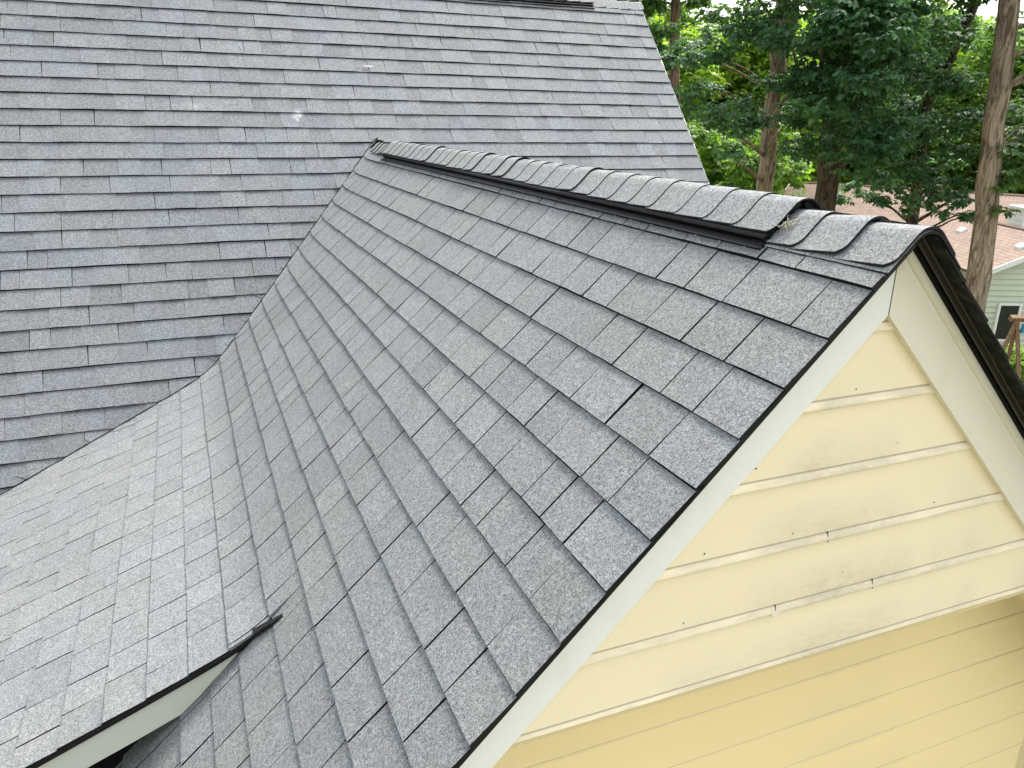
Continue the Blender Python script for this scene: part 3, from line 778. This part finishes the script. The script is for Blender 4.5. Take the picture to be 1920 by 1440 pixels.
mb = MB(); mb.hexa([fb(-.33, 4.25, ZFE - .2), fb(-.30, 4.25, ZFE - .2), fb(-.30, 0, ZF - .2), fb(-.33, 0, ZF - .2), fb(-.33, 4.25, ZFE + .02), fb(-.30, 4.25, ZFE + .02), fb(-.30, 0, ZF + .02), fb(-.33, 0, ZF + .02)])
build('rake_board', mb, MT['white_trim'], froof)
# sided chimney chase
cc_ = at(1921, 440, 31.0)
mb = MB()
for k in range(8):
    z0 = cc_[2] - .35 + k * .17
    if k < 7:
        for (u0, u1, v0, v1) in ((-.42, .42, -.42, .42),):
            a = [cc_ + wv * u0 + gv * v0, cc_ + wv * u1 + gv * v0, cc_ + wv * u1 + gv * v1, cc_ + wv * u0 + gv * v1]
            b = [cc_ + wv * u0 * .96 + gv * v0 * .96, cc_ + wv * u1 * .96 + gv * v0 * .96, cc_ + wv * u1 * .96 + gv * v1 * .96, cc_ + wv * u0 * .96 + gv * v1 * .96]
            mb.hexa([(p[0], p[1], z0) for p in a] + [(p[0], p[1], z0 + .17) for p in b])
p4 = [cc_ + wv * u + gv * v for u, v in ((-.46, -.46), (.46, -.46), (.46, .46), (-.46, .46))]
mb.hexa([(p[0], p[1], z0) for p in p4] + [(p[0], p[1], z0 + .07) for p in p4])
build('chimney', mb, MT['white_trim'], nroof)
# window
def wpt(px, py):
    d = ray(px, py); n = gv; p0 = np.array(nb(0, -.03, 0)); return d * (np.dot(n, p0) / np.dot(n, d))
wa = wpt(1875, 572); u0 = np.dot(wa - E0, wv); wb_ = wpt(1910, 573); u1 = np.dot(wb_ - E0, wv); z1 = wa[2]; z0 = wpt(1861, 635)[2]
mb = MB(); tw = .07
for (a, b, c, d) in ((u0 - tw, u1 + tw, z1, z1 + tw), (u0 - tw, u1 + tw, z0 - tw, z0), (u0 - tw, u0, z0, z1), (u1, u1 + tw, z0, z1)):
    mb.hexa([nb(a, -.10, c), nb(b, -.10, c), nb(b, -.0, c), nb(a, 0, c), nb(a, -.10, d), nb(b, -.10, d), nb(b, 0, d), nb(a, 0, d)])
win = build('window', mb, MT['white_trim'], nwall)
mb = MB(); mb.hexa([nb(u0, -.07, z0), nb(u1, -.07, z0), nb(u1, -.03, z0), nb(u0, -.03, z0), nb(u0, -.07, z1), nb(u1, -.07, z1), nb(u1, -.03, z1), nb(u0, -.03, z1)])
win.name = 'window'; build('window_pane', mb, MT['glass'], nwall)
# ------------------------------------------------------------------ swing set in the neighbour's yard
sw0 = at(1908, 597, 22.0)
sw = thing('swing_set', 'weathered wooden swing set with a blue bracket on the lawn', 'swing set', (sw0[0], sw0[1], -H))
wood = plain('weathered_wood', (.19, .125, .07), .85, .2, 12, .3)
def rv(p, u, v, z): q = p + wv * u + gv * v; return (q[0], q[1], z)
for (u, v) in ((-.75, -.25), (.30, .45), (.12, -.75)):
    mb = MB(); a = rv(sw0, 0, 0, sw0[2] - .05); b = rv(sw0, u, v, -H); mb.tube([a, b], .055, 4); build('leg', mb, wood, sw)
mb = MB(); mb.tube([rv(sw0, -.18, 0, sw0[2]), rv(sw0, 3.0, 0, sw0[2])], .085, 4); build('beam', mb, wood, sw)
mb = MB(); a = sw0 + wv * .16 - gv * .10
mb.hexa([rv(a, -.09, -.03, sw0[2] - .34), rv(a, .22, -.03, sw0[2] - .30), rv(a, .22, .03, sw0[2] - .30), rv(a, -.09, .03, sw0[2] - .34), rv(a, -.06, -.03, sw0[2] - .12), rv(a, .26, -.03, sw0[2] - .06), rv(a, .26, .03, sw0[2] - .06), rv(a, -.06, .03, sw0[2] - .12)])
build('bracket', mb, plain('blue_plastic', (.02, .22, .42), .4), sw)
# wire sticking up from the far rake
mb = MB(); p = np.array(right_pt(.655, YF - .012, .006))
mb.tube([p + np.array(q) for q in ((0, 0, -.004), (.006, -.004, .004), (.013, -.007, .009), (.018, -.01, .018), (.019, -.011, .028))], .0009, 5)
tag(build('wire', mb, MT['white_trim'], None, origin=tuple(p)), 'short curled white wire poking out from the dark far rake edge', 'wire')

# ------------------------------------------------------------------ trees
def leaf_mat(name, c1, c2, trans, scale=.6):
    t = NT(name); n = t.mapr(t.noise(scale, 3, .6), .35, .65, 0, 1); a_ = t.n('ShaderNodeAttribute', attribute_name='tone')
    col = t.mix(n, c1, c2); v = t.mapr(a_.outputs['Fac'], 0, 1, .55, 1.6); cc = t.n('ShaderNodeCombineColor'); [t.l(v, cc.inputs[i]) for i in range(3)]
    col = t.mix(1.0, col, cc.outputs[0], 'MULTIPLY')
    t.done(col, .5, .35)
    tr = t.n('ShaderNodeBsdfTranslucent'); tc = t.mix(1.0, col, (1.5, 1.6, .5), 'MULTIPLY'); t.l(tc, tr.inputs['Color'])
    mx = t.n('ShaderNodeMixShader'); mx.inputs[0].default_value = trans; t.l(t.b.outputs[0], mx.inputs[1]); t.l(tr.outputs[0], mx.inputs[2])
    t.l(mx.outputs[0], t.t.nodes['Material Output'].inputs['Surface']); return t.m
def bark(name, c1, c2):
    t = NT(name); n = t.noise(14, 4, .7, t.stretch(1, 1, .16), 1.0); a = t.mapr(n, .40, .60, 0, 1)
    big = t.mapr(t.noise(1.2, 2, .5), .35, .65, .8, 1.15); cc = t.n('ShaderNodeCombineColor'); [t.l(big, cc.inputs[i]) for i in range(3)]
    t.bump(n, 1.0, .05); return t.done(t.mix(1.0, t.mix(a, c1, c2), cc.outputs[0], 'MULTIPLY'), .95, .1)
MT['oak'] = leaf_mat('oak_leaf', (.033, .092, .040), (.078, .170, .075), .33)
MT['oak2'] = leaf_mat('oak_leaf_mid', (.045, .112, .032), (.092, .18, .050), .38)
MT['lime'] = leaf_mat('sunlit_leaf', (.15, .26, .035), (.32, .44, .07), .5, .4)
MT['mid'] = leaf_mat('mid_leaf', (.08, .17, .03), (.18, .29, .05), .5, .4)
MT['bark1'] = bark('bark_tan', (.11, .085, .060), (.36, .29, .215))
MT['bark2'] = bark('bark_red', (.07, .048, .035), (.24, .165, .12))
MT['bark3'] = bark('bark_dark', (.035, .028, .02), (.12, .09, .065))
OAK = np.array([(0, 0), (.10, .12), (.30, .16), (.26, .30), (.52, .40), (.36, .50), (.50, .70), (.26, .74), (.16, .94), (0, 1.0),
                (-.16, .94), (-.26, .74), (-.50, .70), (-.36, .50), (-.52, .40), (-.26, .30), (-.30, .16), (-.10, .12)]) * np.array([.62, 1])
DIA = np.array([(0, 0), (.3, .35), (.22, .75), (0, 1), (-.22, .75), (-.3, .35)])
def leaves(name, P, D, U, size, shape, mat, parent):
    """P base points, D leaf directions, U leaf normals (n,3); one mesh of flat leaves"""
    n = len(P); k = len(shape)
    D = D / np.linalg.norm(D, axis=1, keepdims=True); S = np.cross(D, U); S /= np.linalg.norm(S, axis=1, keepdims=True) + 1e-9
    N = np.cross(S, D)
    V = P[:, None] + size[:, None, None] * (shape[None, :, 0:1] * S[:, None] + shape[None, :, 1:2] * D[:, None] - (np.abs(shape[None, :, 0:1]) * -.35 + shape[None, :, 1:2] ** 2 * .18) * N[:, None])
    V = V.reshape(-1, 3) - np.array(ORI[parent.name])
    me = bpy.data.meshes.new(name); me.vertices.add(n*k); me.vertices.foreach_set('co', V.astype(np.float32).ravel())
    me.loops.add(n*k); me.loops.foreach_set('vertex_index', np.arange(n*k, dtype=np.int32))
    me.polygons.add(n); me.polygons.foreach_set('loop_start', np.arange(0, n*k, k, dtype=np.int32)); me.polygons.foreach_set('loop_total', np.full(n, k, dtype=np.int32))
    a = me.attributes.new('tone', 'FLOAT', 'POINT'); a.data.foreach_set('value', np.repeat(rng.random(n), k).astype(np.float32))
    me.update(calc_edges=True); me.materials.append(mat); o = link(name, me, parent); ORI[o.name] = ORI[parent.name]; return o
def sprays(C_, rad, flat_, per, nleaf, size, lay=.5):
    """clumps (centres, radius) -> leaf arrays; sprays of leaves radiating from twig tips, drooping"""
    Ps, Ds, Us, Ss = [], [], [], []
    for c, r in zip(C_, rad):
        m = max(4, int(per * (r / .6) ** 2))
        q = rng.normal(0, 1, (m, 3)); q /= np.linalg.norm(q, axis=1, keepdims=True); q *= (rng.random((m, 1)) ** .45) * r
        q[:, 2] *= flat_; outw = q / (np.linalg.norm(q, axis=1, keepdims=True) + 1e-6)
        tip = c + q
        ax = outw * .8 + rng.normal(0, .35, (m, 3)); ax[:, 2] = ax[:, 2] * .4 - .05
        ax /= np.linalg.norm(ax, axis=1, keepdims=True)
        up = np.array([0, 0, 1.0]) + rng.normal(0, .35, (m, 3)) + outw * .4
        sd_ = np.cross(ax, up); sd_ /= np.linalg.norm(sd_, axis=1, keepdims=True)
        for j in range(nleaf):
            a = (j / (nleaf - 1) - .5) * 4.2 + rng.normal(0, .25, (m, 1))
            d = ax * np.cos(a) + sd_ * np.sin(a); d[:, 2] -= .18 + .25 * rng.random(m)
            back_ = -(abs(j / (nleaf - 1) - .5) * .12) * ax * size / .13
            Ps.append(tip + back_ + d * .01); Ds.append(d); Us.append(up + rng.normal(0, .25, (m, 3))); Ss.append(size * rng.uniform(.65, 1.15, m))
    return np.concatenate(Ps), np.concatenate(Ds), np.concatenate(Us), np.concatenate(Ss)
def limb(mb, a, b, r0, r1, sag=.12, n=7):
    a = Vector(a); b = Vector(b); pts = []; rs = []
    j = Vector((random.uniform(-1, 1), random.uniform(-1, 1), random.uniform(-.3, .6))) * (b - a).length * .10
    for i in range(n + 1):
        t = i / n; pts.append(a.lerp(b, t) + j * math.sin(t * math.pi) + Vector((0, 0, sag * math.sin(t * math.pi) * (b - a).length * .4)) + Vector(rng.normal(0, .015, 3)) * (0 < i < n)); rs.append(r0 + (r1 - r0) * t)
    mb.tube(pts, rs, 6)
def tree(name, label, trunk, r0, r1, barkm, clumps, leafm, size, shape, per=60, nleaf=7, flat_=.45, group='trees behind the house', limbs=True, top=None, extra=()):
    """trunk: polyline through (camera-height) points from low to high, extended to the ground"""
    tp = [np.array(p, float) for p in trunk]; base = tp[0] + (tp[0] - tp[1]) / np.linalg.norm(tp[0] - tp[1]) * 0
    sl_ = (tp[0] - tp[1]) / (tp[0][2] - tp[1][2]); foot = tp[0] + sl_ * (-H - .1 - tp[0][2]) * .6; foot[2] = -H - .1
    root = thing(name, label, 'tree', (foot[0], foot[1], -H), group)
    P = [foot] + tp
    if top is not None: P.append(np.array(top))
    # resample with wobble
    pts = []; rs = []; tot = sum(np.linalg.norm(P[i+1] - P[i]) for i in range(len(P)-1)); acc = 0
    for i in range(len(P)-1):
        L = np.linalg.norm(P[i+1] - P[i]); n = max(2, int(L / .35))
        for j in range(n):
            t = j / n; p = P[i] * (1 - t) + P[i+1] * t; f = (acc + L * t) / tot
            pts.append(p + rng.normal(0, .012, 3)); zf = p[2]
            rs.append(r0 * (1.0 + .55 * max(0, (.1 - f)) / .1) * (1 - f) + r1 * f)
        acc += L
    mb = MB(); mb.tube(pts, [r * random.uniform(.96, 1.04) for r in rs], 16)
    cs = [np.array(c[:3]) for c in clumps]; rad = [c[3] for c in clumps]
    if limbs:
        for c in cs[::2]:
            # join the clump to the trunk a bit lower
            k = min(range(len(pts)), key=lambda i_: abs(pts[i_][2] - (c[2] - .25 * np.linalg.norm(c[:2] - pts[i_][:2]) - .2)))
            d = np.linalg.norm(c - pts[k]); limb(mb, pts[k], c, min(rs[k] * .3, .012 + .011 * d), .005)
    for e in extra: mb.tube(e[0], e[1], 9)
    build('trunk', mb, barkm, root, smooth=True)
    if cs:
        a = sprays(cs, rad, flat_, per, nleaf, size); leaves('crown', *a, shape, leafm, root)
    return root
def cl(px, py, D, r, dj=.6):
    p = at(px, py, D + random.uniform(-dj, dj)); return (p[0], p[1], p[2], r)
def fill(x0, x1, y0, y1, D0, D1, n, r0, r1):
    out = []
    for _ in range(n):
        p = at(random.uniform(x0, x1), random.uniform(y0, y1), random.uniform(D0, D1)); out.append((p[0], p[1], p[2], random.uniform(r0, r1)))
    return out
random.seed(5)
# the tall tan trunk on the right
T5 = [cl(1880, 395, 14.6, .2), cl(1868, 350, 14.6, .25), cl(1900, 320, 14.6, .3), cl(1905, 280, 14.6, .42), cl(1890, 260, 15.6, .4)] + fill(1895, 2000, 215, 330, 15.2, 17, 22, .35, .55) + fill(1900, 2150, -120, 330, 15, 18, 16, .5, .8) + fill(1700, 1850, -190, -20, 14, 17, 8, .5, .8) + fill(1850, 2050, -420, -120, 14, 18, 10, .6, .9)
tree('oak_tree', 'tall oak with a thick pale tan trunk beside the green house gable', [at(1832, 520, 15), at(1848, 400, 15), at(1864, 230, 15), at(1878, 120, 15), at(1893, -10, 15)], .215, .125, MT['bark1'], T5, MT['oak2'], .10, OAK, per=80, top=at(1930, -420, 15.3))
# dark oak in the middle
T3 = (fill(1510, 1700, 20, 310, 13.5, 18, 34, .4, .65) + fill(1560, 1700, -20, 160, 12.5, 14.5, 12, .45, .6) + [cl(1590, 35, 12.6, .5), cl(1660, 70, 12.6, .55), cl(1600, 300, 14, .5), cl(1640, 330, 14.5, .4)] + fill(1480, 1760, -420, -40, 14, 19, 20, .7, 1.0))
tree('oak_tree', 'dark leafy oak whose shaded trunk stands left of the brown roof', [at(1548, 385, 16.5), at(1560, 250, 16.5), at(1572, 80, 16.5), at(1580, -60, 16.5)], .25, .14, MT['bark3'], T3, MT['oak'], .10, OAK, per=88, top=at(1600, -500, 16.6))
# oak with the sunlit lower trunk
T2 = [cl(1440, 60, 15, .6), cl(1400, 45, 15.5, .55), cl(1475, 75, 14.6, .55), cl(1350, 95, 16, .5), cl(1310, 110, 16, .5), cl(1285, 90, 16.5, .5), cl(1490, 150, 15, .5), cl(1440, 150, 16, .4), cl(1250, 110, 17, .5),
      cl(1395, 190, 15.5, .42), cl(1350, 215, 15.5, .55), cl(1390, 235, 15, .5), cl(1330, 160, 16.5, .35), cl(1420, 225, 15.2, .4), cl(1300, 170, 17, .4), cl(1280, 205, 17, .45), cl(1500, 220, 15.5, .55), 
      cl(1530, 190, 15.5, .5), cl(1370, 285, 15.5, .35), cl(1480, 10, 16, .6), cl(1400, -30, 16, .5), cl(1450, -90, 16, .8), cl(1540, -60, 16, .8), cl(1330, 60, 17, .35)] + fill(1330, 1560, -380, -110, 14, 18, 12, .7, 1.0)
tree('oak_tree', 'oak with a sunlit brown lower trunk just right of the large roof', [at(1430, 420, 17.5), at(1438, 300, 17.5), at(1452, 180, 17.5), at(1464, 60, 17.5), at(1474, -30, 17.5)], .205, .12, MT['bark1'], T2, MT['oak'], .10, OAK, per=88, top=at(1500, -420, 17.6),
     extra=[([at(1460, 110, 17.5), at(1488, 40, 17.6), at(1500, -60, 17.8)], [.11, .09, .06])])
# slim leaning dark oak with lacy low branches
T4 = [cl(1660, 345, 17, .34), cl(1700, 372, 17, .34), cl(1745, 362, 16.8, .34), cl(1780, 350, 16.8, .36), cl(1805, 372, 16.6, .32), cl(1640, 372, 17, .3), cl(1600, 350, 17, .3), cl(1720, 310, 17, .4), cl(1815, 405, 16.3, .24), cl(1720, 330, 17, .35), cl(1690, 350, 17, .3), cl(1760, 345, 17, .35), cl(1790, 375, 16.5, .3), cl(1740, 380, 16.8, .3), cl(1700, 395, 17, .22), cl(1660, 375, 17, .25), cl(1620, 360, 17.5, .28), cl(1640, 330, 17.5, .3), cl(1800, 340, 16.5, .3), cl(1580, 370, 17, .25), cl(1820, 400, 16.2, .25), cl(1770, 400, 16.5, .22),
      cl(1740, 250, 17.5, .6), cl(1790, 230, 17.5, .6), cl(1820, 280, 17, .55), cl(1700, 260, 18, .55), cl(1760, 160, 18, .6), cl(1720, 120, 18, .6), cl(1800, 150, 17.5, .5), cl(1790, 70, 17, .5), cl(1750, 40, 17, .6), cl(1830, 210, 17, .4), cl(1700, 200, 18, .6), cl(1770, 300, 17.5, .45)] + fill(1700, 1880, -350, -40, 16, 19, 10, .6, .9)
tree('oak_tree', 'slim dark leaning oak with lacy branches over the brown roof', [at(1712, 420, 18), at(1722, 300, 18), at(1742, 180, 18), at(1790, 90, 18), at(1832, 0, 18)], .14, .08, MT['bark3'], T4, MT['oak'], .10, OAK, per=78, top=at(1880, -160, 18))
# reddish trunk close to the roof edge
T1 = [cl(1345, 25, 23, .55), cl(1405, 12, 23, .5), cl(1310, -5, 23, .5), cl(1370, 55, 24, .4)] + fill(1195, 1250, -60, 170, 22, 25, 9, .5, .7) + fill(1275, 1330, -90, 10, 25, 27, 5, .5, .7) + fill(1240, 1300, 190, 260, 22, 25, 5, .45, .6) + fill(1180, 1330, -420, -60, 20, 26, 14, .9, 1.2)
tree('oak_tree', 'slender reddish trunked oak against the sloping edge of the large roof', [at(1268, 330, 24), at(1266, 180, 24), at(1264, 60, 24), at(1270, -30, 24)], .17, .11, MT['bark2'], T1, MT['oak2'], .16, OAK, per=48, top=at(1280, -420, 24))
# far sunlit wood: each tree its own crown
random.seed(9)
fars = [(1225, 34, 60), (1290, 38, 20), (1345, 46, 95), (1400, 36, 60), (1450, 50, 70), (1500, 44, 10), (1550, 52, 20), (1610, 48, 0), (1670, 54, 5), (1730, 50, 20), (1790, 47, 30), (1850, 52, 70), (1905, 46, 110), (1960, 44, 90), (1160, 44, 10)]
for k, (px, D, ytop) in enumerate(fars):
    hi = ytop; c_ = []
    for _ in range(34):
        yy_ = random.uniform(hi, 400); sp = 75 * 40 / D * 1.1
        p = at(px + random.gauss(0, sp * .55), yy_, D + random.uniform(-2.2, 2.2)); c_.append((p[0], p[1], p[2], random.uniform(.9, 1.5)))
    place = {0: 'against the edge of the large roof', 16: 'hidden low behind the large roof'}.get(k)
    a = at(px, 420, D); b = at(px + 4, hi + 60, D)
    tree('sunlit_tree', 'bright yellow green tree in the sunlit far wood behind the oaks', [a, b], .22, .08, MT['bark2'], c_, MT['lime'] if k % 3 != 1 else MT['mid'], .19, DIA, per=75, nleaf=6, flat_=.8,
         group='sunlit trees of the far wood', limbs=False)
# bushes at the wood's edge
for k, (px, py, D) in enumerate(((1300, 300, 30), (1345, 285, 31), (1385, 330, 28), (1410, 290, 33), (1330, 345, 27), (1275, 260, 33))):
    c_ = [(*(at(px, py, D) + rng.normal(0, [.9, .9, .7]))[:3], random.uniform(.6, .9)) for _ in range(12)]
    b = at(px, py + 40, D)
    tree('understorey_tree', 'low light green tree at the edge of the wood beside the large roof', [np.array([b[0], b[1], b[2] - 1.5]), b], .10, .05, MT['bark3'], c_, MT['mid'], .17, DIA, per=60, nleaf=7, flat_=.8,
         group='understorey trees beside the large roof', limbs=False)
# shrubs by the neighbour's window
for k, (px, py, D, r) in enumerate(((1900, 655, 25, .45), (1925, 660, 25.4, .5))):
    c = at(px, py, D); root = thing('shrub', ('bright green shrub below the window of the pale green house', 'bright green shrub behind the swing set posts')[k], 'shrub', (c[0], c[1], -H))
    mb = MB()
    for j in range(5): mb.tube([(c[0], c[1], -H), (c[0] + random.uniform(-.4, .4), c[1] + random.uniform(-.4, .4), c[2])], .015, 5)
    build('stems', mb, MT['bark3'], root)
    a = sprays([c + np.array([0, 0, -.2]), c + np.array([.3, .1, -.7]), c + np.array([-.3, .1, -.6])], [r, r, r], .9, 160, 6, .09); leaves('foliage', *a, DIA, MT['lime'], root)
